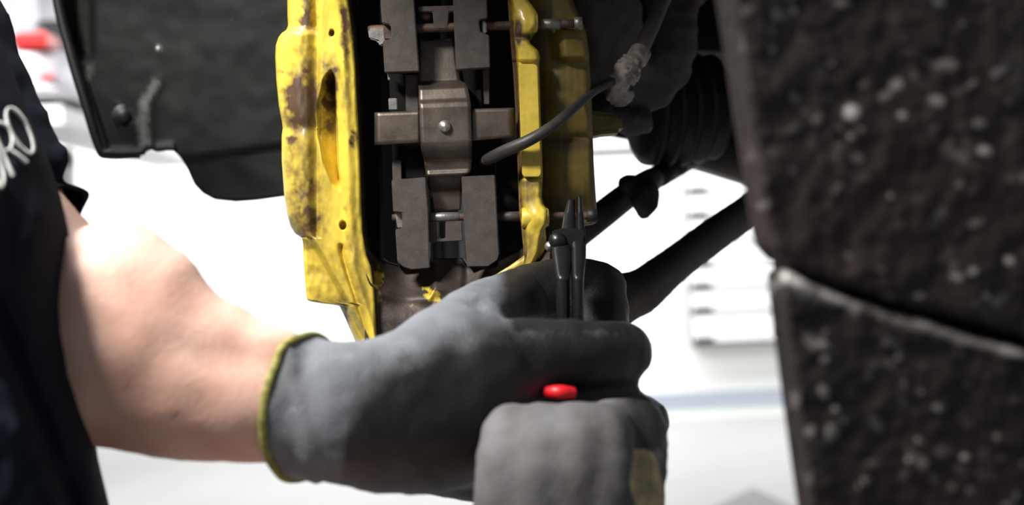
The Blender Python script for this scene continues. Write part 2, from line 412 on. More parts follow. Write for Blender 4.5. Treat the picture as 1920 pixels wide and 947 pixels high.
# ================================================================= BRAKE CALIPER
D0 = 0.85
cal = thing('brake_caliper', 'large yellow painted brake caliper with brown heat stains holding two grey brake pads', 'brake caliper', P(830, 560, D0+0.05))
mm = 0.001
Lt = [(-220, 545), (-60, 538), (30, 539), (48, 540), (56, 537), (62, 528), (70, 522), (85, 517), (105, 516), (150, 518), (200, 523), (225, 528), (240, 530), (255, 528), (300, 528), (370, 533), (405, 539), (425, 545), (438, 553), (446, 566), (455, 568), (500, 570), (550, 574), (563, 576), (568, 592), (571, 622), (574, 637), (600, 649), (635, 664), (680, 684), (760, 715)]
Rt = [(-220, 650), (0, 655), (60, 663), (120, 668), (200, 672), (300, 677), (400, 680), (440, 683), (480, 690), (500, 698), (540, 704), (600, 707), (700, 712), (760, 730)]
PL = [(131, 617), (150, 606), (190, 597), (250, 596), (300, 605), (345, 624), (357, 636)]
PR = [(131, 622), (145, 627), (200, 630), (300, 634), (357, 638)]
def left_d(px, py):
    L = interp(Lt, py); R = interp(Rt, py); d = 0.0
    vb = 594
    if py < 446:
        t = (px-L)/(vb-L)
        if t < 1:
            tt = min(1, max(0, t)/0.62)
            d += 24*(1-math.sqrt(max(0, 1-(1-tt)**2)))
            d += 3.2*sm(0.72, 1, t)
            d += 1.6*math.exp(-((py-238)/13)**2) + (7*(1-sm(48, 66, py)))
            d += 5*sm(400, 446, py)*(1-t*0.6)
            d -= 2.0*math.exp(-((t-0.6)/0.25)**2)
        else:
            d += 3.2*(1-sm(0, 10, px-vb))
    else:
        w = sm(446, 470, py)
        edge = 592 + (py-446)*0.55
        if px < edge:
            tt = min(1, (px-L)/6)
            d += (5 + 4*w)*sm(0, 16, edge-px) + 2*(1-tt)
            d += 0.8*fbm(px*0.02, py*0.02, 3)
        if py > 566: d += 12*(1-min(1, max(0, px-L)/18))**2
    # raised plate edge near window
    d -= 2.5*math.exp(-((px-(R-24))/10)**2)*(1-sm(470, 520, py))
    d += 5.0*(1-math.sqrt(max(0, 1-(1-min(1, max(0, R-px)/9))**2)))
    # pocket
    if 128 < py < 360:
        a = interp(PL, py); b = interp(PR, py)
        if a-3 < px < b+2 and b > a:
            u = (px-a)/(b-a)
            k = sm(128, 160, py)*(1-sm(335, 360, py))
            d += (4+15*max(0, min(1, u))**0.9)*k*sm(a-3, a+3, px)*(1-sm(b-1, b+2, px))
    # slot lower
    c = interp([(455, 639), (475, 641), (500, 648), (540, 661), (600, 680), (680, 700)], py)
    if py > 455: d += 3.5*math.exp(-((px-c)/4.5)**2)*sm(455, 463, py)*(1-0.5*sm(520, 600, py)); d -= 2.4*math.exp(-((px-c-14)/8)**2)*sm(460, 500, py)
    for hx, hy, hr in ((622, 62, 4.5), (643, 423, 6), (531, 138, 1.5)):
        q = math.hypot(px-hx, (py-hy)*0.8)
        if q < hr+3: d += 9*(1-sm(hr-1.5, hr+1.5, q))*(0.15 if hr < 2 else 1)
    # edge chips/wave of inner lip
    d += 0.6*fbm(px*0.03, py*0.012, 1)
    return d
def left_fn(u, v):
    py = -220 + v*(760+220)
    L = interp(Lt, py); R = interp(Rt, py)
    px = L + (R-L)*u
    return px, py, D0 + left_d(px, py)*mm
def ell(px, py, cx, cy, rx, ry, soft=0.35):
    q = math.hypot((px-cx)/rx, (py-cy)/ry); return 1-sm(1-soft, 1+soft, q)
def left_st(px, py, d):
    n = fbm(px*0.04, py*0.04, 7, 3); n2 = fbm(px*0.04, py*0.035, 17, 3)
    s = 0
    for e in ((566, 196, 27, 50, 0.4, 1.15), (572, 130, 18, 36, .6, .6), (572, 350, 30, 75, .6, .62), (574, 412, 30, 34, .6, .8), (560, 285, 20, 22, .6, .55), (630, 545, 40, 60, .8, .3), (668, 500, 12, 90, .8, .4), (619, 170, 12, 45, .5, 1.0), (548, 262, 14, 12, .6, .8), (580, 120, 20, 28, 0.7, .42), (568, 345, 32, 55, 0.5, .42), (577, 400, 30, 42, 0.5, .62), (575, 435, 38, 18, .6, .6), (578, 18, 13, 46, 0.5, .85), (560, 300, 20, 25, .6, .4), (650, 60, 7, 55, 0.5, .8), (652, 150, 6, 60, .7, .45),
              (655, 440, 7, 60, .5, .35), (664, 262, 5, 18, .6, .7), (620, 165, 10, 35, 0.5, .75), (617, 235, 12, 22, 0.5, .8), (598, 468, 18, 30, .7, .3), (617, 520, 20, 26, .7, .28), (675, 560, 16, 60, .6, .42), (645, 590, 9, 50, .5, .6), (562, 222, 26, 12, .5, .7)):
        cx, cy, rx, ry, so, am = e
        s = max(s, am*ell(px+9*n, py+14*n2, cx, cy, rx*1.15, ry*1.15, .75)*(1+.5*n2))
    R = interp(Rt, py)
    if px > R-2.5: s = max(s, 0.85)
    return s + 0.13*n + .03
lh = sheet('outer_housing', left_fn, 110, 400, 0.058, M['yellow'], cal, left_st)
# bridge at the lower end
Tt = [(680, 440), (694, 474), (715, 492), (745, 500), (805, 502), (815, 484), (865, 484), (875, 500), (930, 492), (970, 472), (1000, 450), (1035, 430)]
def br_fn(u, v):
    px = 684 + u*(1032-684); T = interp(Tt, px); py = T + v*(700-T)
    q = abs((px-850)/180)
    d = 13*(1-sm(0, 60, py-T)) + 6 + 10*(1-q*q)*(1-sm(40, 110, py-T)) + 3*math.sin(px*0.06)*(1-sm(50, 90, py-T))
    d -= 3*math.exp(-((py-T-58)/12)**2)
    if px < 712: d -= 4*sm(712, 690, px)
    return px, py, D0 + d*mm
def br_st(px, py, d):
    n = fbm(px*0.06, py*0.06, 2)
    s = 0
    for cx, cy, rx, ry, am in ((708, 520, 12, 20, 1.0), (812, 555, 15, 13, 1.0), (765, 580, 45, 14, .25), (730, 600, 20, 26, .25), (715, 560, 10, 26, .3)):
        s = max(s, am*ell(px+10*n, py+10*n, cx, cy, rx, ry, .5))
    return s + 0.25*n*(s > 0.1)
sheet('lower_bridge', br_fn, 90, 60, 0.05, M['bridge'], cal, br_st)
# upper bridge above the frame joins both halves
sheet('upper_bridge', lambda u, v: (640 + u*350, -235 + v*85, D0 + (6+8*math.sin(v*3.1))*mm), 20, 10, 0.055, M['yellow'], cal, lambda *a: 0.1)
# inner (right) housing
L2 = [(-220, 948), (0, 952), (60, 956), (130, 962), (200, 966), (300, 970), (400, 974), (430, 978), (470, 982), (500, 978)]
R2 = [(-220, 985), (0, 990), (12, 1000), (25, 1008), (48, 1008), (60, 1000), (70, 992), (82, 995), (95, 1010), (108, 1013), (118, 1011), (330, 1018), (370, 1016), (384, 1020), (394, 1028), (420, 1028), (434, 1020), (450, 1016), (475, 1012), (500, 1000)]
def ri_fn(u, v):
    py = -220 + v*720; L = interp(L2, py); R = interp(R2, py); px = L + (R-L)*u
    d = 1.0
    d += 9*(1-sm(0, 0.30, u))
    d += 6*(1-math.sqrt(max(0, 1-(1-min(1, (1-u)*(R-L)/10))**2)))
    d -= 3*math.exp(-((py-42)/20)**2)*sm(.2, .6, u)
    d -= 3*math.exp(-((py-408)/20)**2)*sm(.2, .6, u)
    d += 2.5*math.exp(-((py-70)/6)**2)
    if 114 < py < 336: d += 3.2
    d += .4*fbm(px*.03, py*.03, 4)
    return px, py, D0 + d*mm
def ri_stain_shade(px, py, d):
    n = fbm(px*0.04, py*0.03, 5); s = 0
    L = interp(L2, py)
    s = (0.95 if 40 < py < 330 else 0.55)*(1-sm(3, 13, px-L))
    for cx, cy, rx, ry, am in ((992, 365, 14, 20, .4), (985, 70, 14, 7, .6), (972, 60, 8, 26, .7), (990, 460, 14, 26, .35), (990, 345, 26, 8, .5)):
        s = max(s, am*ell(px, py, cx, cy, rx, ry, .5))
    return s + .15*n + .22  # even base darkening painted for light falling off to the right
sheet('inner_housing', ri_fn, 36, 260, 0.05, M['yellow'], cal, ri_stain_shade)
# raised rectangular pad
def rrect(x0, y0, x1, y1, r, sk=0, n=5):
    o = []
    for cx, cy, a0 in ((x1-r, y0+r, -90), (x1-r, y1-r, 0), (x0+r, y1-r, 90), (x0+r, y0+r, 180)):
        for i in range(n+1):
            a = math.radians(a0 + 90*i/n); x = cx + r*math.cos(a); y = cy + r*math.sin(a)
            o.append((x + sk*(y-y0)/(y1-y0), y))
    return o
prism('cast_pad', rrect(972, 120, 1008, 332, 8, 7), D0-0.0022, 0.008, M['yellow'], cal, 0.0009, stain=lambda px, py, d: .27+.25*fbm(px*.04, py*.012, 9)+(.3 if abs(py-262) < 6 else 0))
for cy, x0, x1, r in ((42, 972, 1009, 6.4), (408, 978, 1030, 6.2)):
    lathe('pin_boss', P(x0, cy, D0+.006), P(x1, cy, D0+.006), [(0, r*.6*mm), (0.0, r*mm*.9), (.08, r*mm), (.85, r*mm), (.97, r*mm*.85), (1, r*mm*.5)], M['yellow'], cal, 28, lambda px, py, d: .15+.25*fbm(px*.05, py*.05))
tube('casting_rim', [(1006, 430, D0+.010), (1008, 462, D0+.010), (996, 482, D0+.010), (968, 498, D0+.010), (940, 513, D0+.010), (922, 523, D0+.012)], [.0055, .005, .004, .0022, .0014, .0007], M['yellow'], cal, 12, stain=lambda px, py, d: .25+.5*fbm(px*.07, py*.07))
# back body with piston domes
R3t = [(-220, 1050), (-40, 1066), (0, 1074), (28, 1086), (45, 1094), (60, 1099), (100, 1105), (200, 1110), (300, 1113), (350, 1116), (395, 1119), (420, 1117)]
def bb_fn(u, v):
    py = -220 + v*640; L = 990; R = interp(R3t, py); px = L+(R-L)*u
    py = -220 + v*(interp([(990, 530), (1030, 505), (1042, 470), (1052, 428), (1120, 418)], px)+220)
    d = 30 - 4*math.sin(math.pi*min(1, u*1.0))
    d += 10*(1-math.sqrt(max(0, 1-(1-min(1, (1-u)*(R-L)/12))**2)))
    d -= 9*sm(.35, .65, u)*sm(40, 56, py)*(1-sm(104, 122, py))
    d -= 4*math.exp(-((py-185)/55)**4)*sm(.2, .5, u)
    d += 3*math.exp(-((py-258)/8)**2)
    d -= 3*math.exp(-((py-335)/60)**4)*sm(.2, .5, u)
    if px > 1095-8*0: d += 0
    return px, py, D0 + d*mm
def bb_stain_shade(px, py, d):
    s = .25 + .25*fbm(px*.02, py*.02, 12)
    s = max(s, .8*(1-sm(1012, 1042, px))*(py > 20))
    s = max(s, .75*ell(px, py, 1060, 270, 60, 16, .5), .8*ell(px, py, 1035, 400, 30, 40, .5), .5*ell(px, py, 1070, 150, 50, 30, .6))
    return s - .5*ell(px, py, 1075, 80, 32, 32, .4) + .08*math.sin(px*.5)  # besides dirt, the mask paints in shade and one lit patch
sheet('piston_housing', bb_fn, 50, 240, 0.05, M['yellow_shaded'], cal, bb_stain_shade)
# retaining pins running across
def pin(cy, pd, segs, nm='retaining_pin'):
    o = None
    for i, (x0, x1, r, m_) in enumerate(segs):
        q = lathe(nm if i == 0 else 'pin_sleeve', P(x0, cy(x0), pd), P(x1, cy(x1), pd), [(0, r*.8*mm), (.02, r*mm), (.98, r*mm), (1, r*.8*mm)], M[m_], cal if o is None else o, 20)
        if o is None: o = q
    return o
p1 = pin(lambda x: 56-(x-690)*.03, D0+.012, [(690, 1060, 2.8, 'rust'), (1014, 1050, 3.4, 'greysteel'), (1051, 1076, 2.7, 'rust'), (1076, 1092, 4.0, 'greysteel')])
p2 = pin(lambda x: 408-(x-735)*.01, D0+.016, [(735, 1118, 2.4, 'rust'), (803, 862, 2.9, 'greysteel'), (938, 978, 3.0, 'plate'), (1100, 1120, 4.2, 'arm_metal')])
# pads: backing plate + folded tabs
def pad(xl_top, xl_bot, side, lab):
    pd = D0 + .012
    off = 8 if side < 0 else -8
    bp = prism('brake_pad', [(xl_top+4, -230), (xl_top+66, -230), (xl_bot+68, 500), (xl_bot+10, 500)], pd+.010, .04, M['dark'], cal, .001, label=lab)
    return bp
padL = pad(708, 735, -1, 'dark outer brake pad under two grey tabs'); padR = pad(846, 866, 1, 'dark inner brake pad under two grey tabs')
def tab(poly, par, d=D0+.003, th=.008):
    return prism('pad_tab', poly, d, th, M['plate'], par, .0005)
tab([(708, -235), (771, -235), (776, 0), (786, 134), (721, 136), (718, 90), (718, 76), (732, 73), (733, 50), (730, 46), (716, 43), (713, 0)], padL)
tab([(845, -235), (906, -235), (913, 0), (914, 34), (900, 37), (898, 44), (901, 60), (917, 66), (919, 127), (855, 131), (849, 0)], padR)
tab([(734, 337), (798, 332), (803, 400), (806, 503), (772, 506), (757, 501), (745, 490), (741, 430), (754, 428), (754, 399), (737, 397)], padL, D0+.006)
tab([(865, 331), (928, 328), (936, 478), (933, 488), (915, 500), (876, 501), (870, 420)], padR, D0+.006)
# friction slabs / fins seen between tabs
for x0, x1, y0, y1, dd_, m_ in ((728, 744, 184, 206, .010, 'greysteel'), (760, 784, 140, 215, .02, 'plate'), (735, 752, 300, 338, .016, 'plate'), (758, 795, 290, 334, .02, 'dark'), (905, 917, 130, 196, .018, 'plate'), (893, 903, 168, 205, .016, 'dark'), (726, 732, 134, 150, .012, 'greysteel'), (928, 934, 150, 200, .03, 'dark')):
    prism('pad_clip', [(x0, y0), (x1, y0), (x1+1, y1), (x0+1, y1)], D0+dd_, .004, M[m_], padL if x0 < 820 else padR, .0004)
# wear sensor plug (pale)
prism('sensor_plug', [(690, 55), (694, 50), (714, 51), (724, 47), (724, 82), (712, 86), (708, 77), (700, 75), (692, 72)], D0+.009, .006, M['greysteel'], cal, .0008, label='pale grey plug beside the upper left tab')
prism('pin_clip', [(904, 38), (912, 41), (913, 62), (904, 64)], D0+.006, .005, M['greysteel'], cal, .0006)
prism('pin_clip', [(741, 401), (756, 401), (756, 428), (745, 428)], D0+.011, .005, M['greysteel'], cal, .0006)
prism('pin_clip', [(718, 46), (734, 46), (734, 74), (720, 74)], D0+.008, .005, M['rust'], cal, .0006)
# top bracket between tabs
prism('pin_bracket', [(783, 12), (851, 10), (852, 22), (842, 22), (840, 50), (836, 54), (818, 54), (813, 50), (811, 22), (784, 22)], D0+.009, .003, M['plate'], cal, .0005)
lathe('bolt_head', P(799, 30, D0+.012), P(799, 30, D0+.020), [(0, .002), (.2, .0035), (1, .0035)], M['rust'], cal, 12)
# lower bracket with slot
lb = prism('pin_bracket', [(803, 415), (823, 415), (823, 447), (835, 447), (835, 415), (866, 413), (868, 452), (806, 455)], D0+.014, .003, M['plate'], cal, .0005)
# pad retaining spring : vertical strip with bends
sp_prof = [(74, .022, 784, 852), (110, .020, 784, 856), (152, .018, 783, 862), (158, .012, 784, 874), (166, .006, 785, 877), (186, .0035, 785, 881), (192, .0005, 785, 882), (200, -.0006, 786, 883), (236, -.0008, 787, 884), (266, -.0006, 789, 885), (274, .0006, 789, 885), (282, .003, 790, 885), (300, .010, 795, 885), (318, .0115, 798, 884), (326, .010, 800, 880), (334, .013, 800, 868), (360, .022, 806, 866), (395, .024, 812, 864)]
def sp_fn(u, v):
    y = 74 + v*(395-74)
    d = interp([(a, b) for a, b, *_ in sp_prof], y); xl = interp([(a, c) for a, b, c, e in sp_prof], y); xr = interp([(a, e) for a, b, c, e in sp_prof], y)
    return xl+(xr-xl)*u, y - 4*(u-.5)*1.0, D0 + d + .003*0
spring = sheet('retaining_spring', sp_fn, 12, 160, .0012, M['spring'], cal, label='brown steel cross-shaped spring over the pads')
sheet('spring_wing', lambda u, v: (702 + 84*u, 211 - 3*u + v*(61-2*u), D0 + .004 - .001*u + .003*(1-sm(0, .08, u))), 24, 8, .0012, M['spring'], spring)
sheet('spring_wing', lambda u, v: (884 + 80*u, 204 - 2*u + v*(60-4*u), D0 + .003 + .004*sm(.9, 1, u)), 24, 8, .0012, M['spring'], spring)
lathe('rivet', P(834, 237, D0), P(834, 237, D0-.005), [(0, .0036), (.3, .0037), (.6, .0033), (.85, .0021), (1, .0004)], M['steel'], spring, 24, label='shiny domed rivet')
# side walls inside the window of the caliper
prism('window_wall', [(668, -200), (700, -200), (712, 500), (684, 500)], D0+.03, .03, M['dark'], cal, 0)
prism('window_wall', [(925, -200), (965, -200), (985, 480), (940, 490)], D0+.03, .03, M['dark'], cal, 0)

# ---------------------------------------------------------------- brake disc behind, edge on
ax0 = P(802, 170, D0+.10+.185); ax1 = ax0 + R3 @ Vector((.030, 0, 0))
disc = lathe('brake_disc', ax0, ax1, [(0, .06), (0, .180), (.04, .182), (.36, .182), (.37, .174), (.63, .174), (.64, .182), (.96, .182), (1, .180), (1, .06)], M['rotor'], None, 96)
tag(disc, 'dark brake disc seen edge-on between the pads inside the caliper', 'brake disc')
sh = sheet('dark_backing', lambda u, v: (600 + u*430, -260 + v*(820 - 60*(2*u-1)**2), 1.325 + .003*math.sin(3.14*u)), 20, 20, .004, M['dark'])  # black sheet added where only shade shows behind the pads
tag(sh, 'black sheet added to darken the gap behind the brake pads', 'backing sheet')
# ---------------------------------------------------------------- knuckle, boot, arms
kn = blob('steering_knuckle', [([(1090, -180, 1.02, 70), (1120, 0, 1.02, 80), (1135, 120, 1.02, 75), (1140, 205, 1.02, 50)], .7), ([(1040, 150, 1.05, 60), (1130, 170, 1.03, 70), (1240, 120, 1.05, 60), (1250, -60, 1.08, 60)], .7), ([(1130, 215, 1.0, 32), (1180, 232, 1.0, 26), (1210, 225, 1.02, 24)], .8)],
          M['arm_metal'], None, .004, 4, lambda px, py, d: .55+.4*fbm(px*.02, py*.02, 3) if py < 150 else .2, disp=lambda px, py, d: .002*fbm(px*.03, py*.03, 6))
tag(kn, 'dirt-brown wheel carrier casting behind the right side of the caliper', 'steering knuckle')
br = prism('caliper_bracket', [(1100, 205), (1166, 214), (1170, 232), (1168, 248), (1120, 252), (1100, 258)], .93, .03, M['yellow_shaded'], None, .003, stain=lambda px, py, d: .1+.3*fbm(px*.03, py*.03))
tag(br, 'shaded yellow mounting lug poking out right of the caliper', 'bracket')
# ribbed rubber boot (axis across)
prof = [(0, .035)]
for k in range(5):
    a = k/5; prof += [(a+.02, .038-.002*k), (a+.06, .0475-.002*abs(k-1.5)), (a+.12, .0485-.002*abs(k-1.5)), (a+.18, .038-.002*k)]
prof += [(1, .03)]
bt = lathe('rubber_boot', P(1196, 208, 1.16), P(1345, 200, 1.18), prof, M['rubber'], None, 40)
tag(bt, 'black ribbed rubber drive shaft boot to the right of the brake hose', 'rubber boot')
rail = thing('subframe', 'dark grey chassis beam crossing behind the muddy panel', 'chassis beam', P(1320, 200, 1.3))
sheet('beam', lambda u, v: (1215+u*230, 72+v*(34+14*u)+6*u, 1.26+.01*math.cos(v*6.28)-.006*v), 20, 10, .05, M['arm_metal'], rail, lambda px, py, d: .9+.3*fbm(px*.02, py*.03))
sheet('lower_beam', lambda u, v: (1285+u*170, 262+v*(42+u*50) + 2*u, 1.31+.02*(v-.6)**2), 20, 10, .05, M['arm_metal'], rail, lambda px, py, d: .55*sm(300, 330, py)+.2)
tube('bracket_strap', [(1262, 40, 1.08), (1262, 90, 1.085), (1258, 135, 1.09)], .010, M['rubber'], rail, 10, flat=.4)
# wheelhouse wall behind everything on the right
def wh_fn(u, v):
    x = -.22 + u*.75
    if v < .45:                                   # unseen arched roof, added to shade the brake
        t = v/.45; d = .60 + .82*t; z = .42 + .04*math.sin(math.pi*t) - .05*t*t
        z -= .10*abs(2*u-1)**3
        return 960 + x/d*F, 473.5 - z/d*F, d
    t = (v-.45)/.55; d = 1.42 + .01*fbm(u*4, t*3, 2) - .015*sm(.85, 1, t)
    px = 960 + x/d*F
    B = interp([(100, 200), (400, 230), (1105, 245), (1200, 262), (1300, 292), (1340, 305), (1420, 338), (1480, 350), (2200, 400)], px)
    z0 = .37 - .10*abs(2*u-1)**3
    py0 = 473.5 - z0/d*F
    return px, py0 + (B-py0)*t, d
wh = sheet('wheelhouse', wh_fn, 60, 60, .03, M['dark'])
tag(wh, 'black inner wheel arch wall in deep shade above the suspension', 'wheel arch')
# tie rod
tr = thing('tie_rod', 'thin black tie rod with a bulging ball joint, nearest the caliper', 'tie rod', P(1190, 370, 1.05))
tube('rod', [(1075, 445, 1.05), (1130, 402, 1.07), (1200, 350, 1.12), (1290, 300, 1.24), (1340, 270, 1.27)], [.0105, .0105, .0100, .0090, .0085], M['arm_metal'], tr, 16, stain=lambda px, py, d: .1)
blobj = blob('ball_joint', [([(1178, 352, 1.06, 14), (1205, 362, 1.06, 30), (1210, 378, 1.06, 26)], 1), ([(1208, 385, 1.06, 20), (1207, 400, 1.06, 13)], 1), ([(1175, 345, 1.06, 18), (1215, 342, 1.06, 14)], 1)], M['rubber'], tr, .0025, 3)
# lower control arm
def ca_st(px, py, d):
    t = (px-1180)/240
    yc = 545 - 165*t
    return .75*sm(5, 35, py-yc)+.2*fbm(px*.02, py*.02)
ca = blob('control_arm', [([(1120, 600, 1.0, 50), (1165, 560, 1.0, 48), (1200, 548, 1.0, 44), (1260, 500, 1.03, 36), (1340, 440, 1.08, 34), (1410, 392, 1.13, 33), (1480, 350, 1.18, 38)], .8)], M['arm_metal'], None, .004, 5, ca_st)
tag(ca, 'thick black control arm rising from the glove to the muddy panel', 'control arm')
# brake hose and fitting
hz = thing('brake_hose', 'thick grey brake hose ending in a muddy fitting beside the caliper', 'brake hose', P(1180, 130, .92))
tube('hose', [(1275, -90, .99), (1252, -20, .97), (1238, 12, .96), (1222, 50, .945), (1206, 85, .93), (1198, 105, .925)], .0052, M['hose'], hz, 20)
lathe('collar', P(1203, 93, .925), P(1190, 118, .92), [(0, .0055), (.1, .0072), (.8, .0072), (1, .0055)], M['mudmetal'], hz, 20)
blob('fitting', [([(1190, 114, .92, 18), (1178, 128, .915, 24), (1168, 140, .915, 22), (1163, 156, .915, 20)], 1), ([(1152, 150, .91, 12), (1150, 180, .915, 13), (1165, 190, .92, 12), (1180, 178, .92, 10)], 1), ([(1185, 150, .92, 10), (1192, 138, .92, 12)], 1)], M['mudmetal'], hz, .0016, 1, disp=lambda px, py, d: .0012*fbm(px*.12, py*.12, 3))
for q, (a, b) in enumerate(((.25, .35), (.5, .6))): lathe('hex_ring', P(1196-20*a*2, 108+40*a, .915), P(1196-20*b*2, 108+40*b, .915), [(0, .0085), (.5, .0092), (1, .0085)], M['mudmetal'], hz, 6, smooth=False)
wire = tube('sensor_cable', [(905, 303, .868), (918, 297, .855), (945, 284, .845), (990, 264, .838), (1030, 240, .84), (1065, 212, .85), (1095, 186, .87), (1118, 168, .89), (1150, 152, .91)], [.0028, .0036, .0038, .0036, .0032, .0030, 0.0028, .0028, .003], M['cable'], None, 16)
tag(wire, 'thin dark cable curving over the yellow caliper from the pads up to the right', 'cable')
clip = tube('pipe_union', [(1290, -40, 1.1), (1300, 5, 1.1), (1305, 15, 1.1)], [.010, .011, .008], M['rust'], None, 14)
tag(clip, 'brown rusty pipe end at the top edge next to the brake hose', 'pipe')

# ---------------------------------------------------------------- wheel arch liner at left
Bt = [(100, -30), (105, 0), (112, 30), (122, 70), (135, 110), (150, 155), (165, 205), (182, 262), (190, 283), (203, 291), (225, 292), (268, 290), (272, 282), (283, 279), (292, 284), (312, 281), (325, 282), (338, 294), (352, 318), (364, 345), (380, 362), (402, 374), (440, 378), (480, 375), (530, 368), (700, 352)]
def ln_fn(u, v):
    px = 100 + (u**1.25)*600
    B = interp(Bt, px); T = -200
    py = T + (B-T)*v
    d = 1.18 - .05*u
    e = min((B-py), 400)
    # lip towards left/bottom edge
    if px < 330: d += -.006*(1-sm(6, 20, min(e, (px-interp([(0, 105), (150, 150), (291, 195)], py))*1.0)))
    # crease
    cy = interp([(330, 302), (530, 272), (700, 262)], px)
    if px > 320: d += .006*sm(cy-4, cy+6, py)
    # recess upper left
    d += .02*sm(118, 150, px-0)*(1-sm(168, 182, px))*(1-sm(95, 122, py))
    d -= .003*math.exp(-((px-278-18*math.exp(-((py-140)/40)**2))/12)**2)*sm(130, 165, py)
    d += .002*fbm(px*.008, py*.008, 8)
    return px, py, d
def ln_st(px, py, d):
    n = fbm(px*.05, py*.05, 3); s = 0
    cxs = 268 + 12*math.exp(-((py-155)/25)**2)*2
    s = max(s, .8*math.exp(-((px-cxs)/14)**2)*sm(130, 165, py)*(1-sm(262, 285, py)))
    s = max(s, .95*ell(px, py, 298, 91, 7, 8, .6), .45*ell(px, py, 160, 133, 22, 12, .7), .5*ell(px, py, 165, 148, 7, 5, .6), .3*ell(px, py, 437, 36, 8, 8, .6))
    s = max(s, .28*ell(px, py, 232, 215, 34, 30, .8))
    return s + .22*n
lin = thing('arch_liner', 'large black plastic wheel arch liner filling the upper left behind the caliper', 'wheel arch liner', P(350, 300, 1.15))
sheet('liner_shell', ln_fn, 150, 90, .006, M['liner'], lin, ln_st)
for sx, sy, r in ((232, 218, .0055), (298, 93, .003), (437, 36, .0025)):
    lathe('screw', P(sx, sy, 1.168), P(sx, sy, 1.158), [(0, r*1.7), (.25, r*1.8), (.3, r*1.1), (.8, r), (1, r*.5), (1, .0002)], M['arm_metal'] if sx < 290 else M['greysteel'], lin, 16)
tube('edge_seal', [(100, -60, 1.165), (112, 20, 1.165), (135, 108, 1.165), (160, 190, 1.165), (187, 275, 1.165), (203, 288, 1.165), (262, 287, 1.165)], .0045, M['rubber'], lin, 10)

# ---------------------------------------------------------------- muddy panels at right
blobs = []
def mudspot(cx, cy, r, a, rx=1.0, ang=0): blobs.append((cx, cy, r, a, rx, math.radians(ang)))
for s in ((1598, 212, 20, 1.0), (1576, 240, 8, .5), (1616, 243, 9, .5), (1595, 256, 9, .45), (1608, 298, 13, .4, 1.4, 0), (1692, 216, 12, .7), (1680, 158, 14, .65, 1.4, -30), (1660, 180, 10, .45, 2.2, -15), (1758, 190, 16, .42, 1.6, 20), (1838, 232, 14, .6, 1.3, 0), (1848, 284, 13, .8, 1.4, 15), (1875, 135, 12, .5, 2.0, -25), (1820, 160, 10, .35, 3.0, -30), (1490, 182, 15, .32, 1.5, 60), (1510, 210, 12, .35), (1450, 95, 10, .42), (1490, 20, 12, .35, 1, 0), (1580, 8, 14, .4, 2, 0), (1760, 5, 14, .35, 1.5, 0), (1460, 175, 9, .3), (1570, 355, 12, .32, 2, -45), (1555, 385, 9, .3), (1670, 368, 9, .45), (1720, 372, 8, .3), (1800, 345, 10, .35, 1.5, -20), (1830, 420, 12, .35, 2.5, -20), (1893, 490, 12, .85), (1825, 510, 10, .6, 1.5, -20), (1850, 555, 12, .4), (1795, 520, 14, .35, 1.5, 20), (1720, 555, 10, .4, 2, 0), (1755, 240, 12, .25, 3, -40), (1590, 480, 10, .3), (1540, 300, 9, .25, 1, 0), (1440, 310, 8, .22, 1, 0), (1435, 250, 8, .22, 2, 60),
          (1650, 505, 10, .28, 2, 20), (1700, 100, 10, .25, 2, -30), (1560, 120, 10, .3), (1450, 60, 10, .3, 2, 70), (1620, 160, 10, .28, 2, -30), (1780, 270, 10, .3, 2, -40),
          (1545, 648, 12, .7, 1.4, 30), (1520, 640, 18, .4, 1.8, 50), (1545, 672, 12, .4), (1665, 640, 14, .4), (1685, 670, 10, .35), (1545, 735, 14, .45, 1.6, 70), (1567, 768, 9, .8), (1520, 810, 16, .5), (1560, 810, 18, .5, 1.3, -60), (1582, 790, 12, .35), (1645, 795, 16, .3, 1.8, 60), (1695, 720, 9, .45), (1728, 735, 9, .4), (1695, 755, 8, .4), (1757, 766, 9, .55, 1.5, 30), (1812, 722, 9, .35), (1720, 825, 8, .6), (1704, 863, 8, .75), (1809, 858, 9, .85, 1.3, 0), (1620, 902, 7, .6), (1610, 912, 6, .5), (1630, 705, 10, .35), (1735, 600, 14, .6, 2.2, 5), (1487, 522, 14, .75, 2.4, 25), (1560, 552, 14, .4, 3.0, 25), (1870, 820, 12, .35), (1905, 930, 10, .5), (1918, 868, 8, .4), (1820, 920, 14, .3), (1640, 870, 14, .25, 2, 0), (1750, 900, 14, .25, 2, 60), (1600, 740, 12, .25, 1, 0), (1680, 650, 12, .3, 2, 40)):
    mudspot(*s)
rs = random.Random(3)
for _ in range(110): mudspot(rs.uniform(1390, 1960), rs.uniform(-40, 960), rs.uniform(7, 20), rs.uniform(.10, .34), rs.uniform(1, 2.2), rs.uniform(-60, 40))
def mud_st(px, py, d):
    s = .16*fbm(px*.012, py*.012, 5) + .12*fbm(px*.04, py*.04, 9) + .10
    for cx, cy, r, a, rx, an in blobs:
        dx = px-cx; dy = py-cy
        if abs(dx) > r*rx*2+8 or abs(dy) > r*rx*2+8: continue
        x = dx*math.cos(an)+dy*math.sin(an); y = -dx*math.sin(an)+dy*math.cos(an)
        s = max(s, (a*.75+.12)*(1-sm(.3, 1.3, math.hypot(x/(r*rx), y/r))))
    return s
UB = [(1360, 440), (1425, 462), (1436, 478), (1448, 488), (1470, 496), (1560, 532), (1700, 574), (1920, 634), (2200, 706)]
UL = [(-220, 1325), (0, 1362), (100, 1378), (200, 1392), (300, 1408), (400, 1423), (440, 1430), (465, 1438), (490, 1462), (500, 1475)]
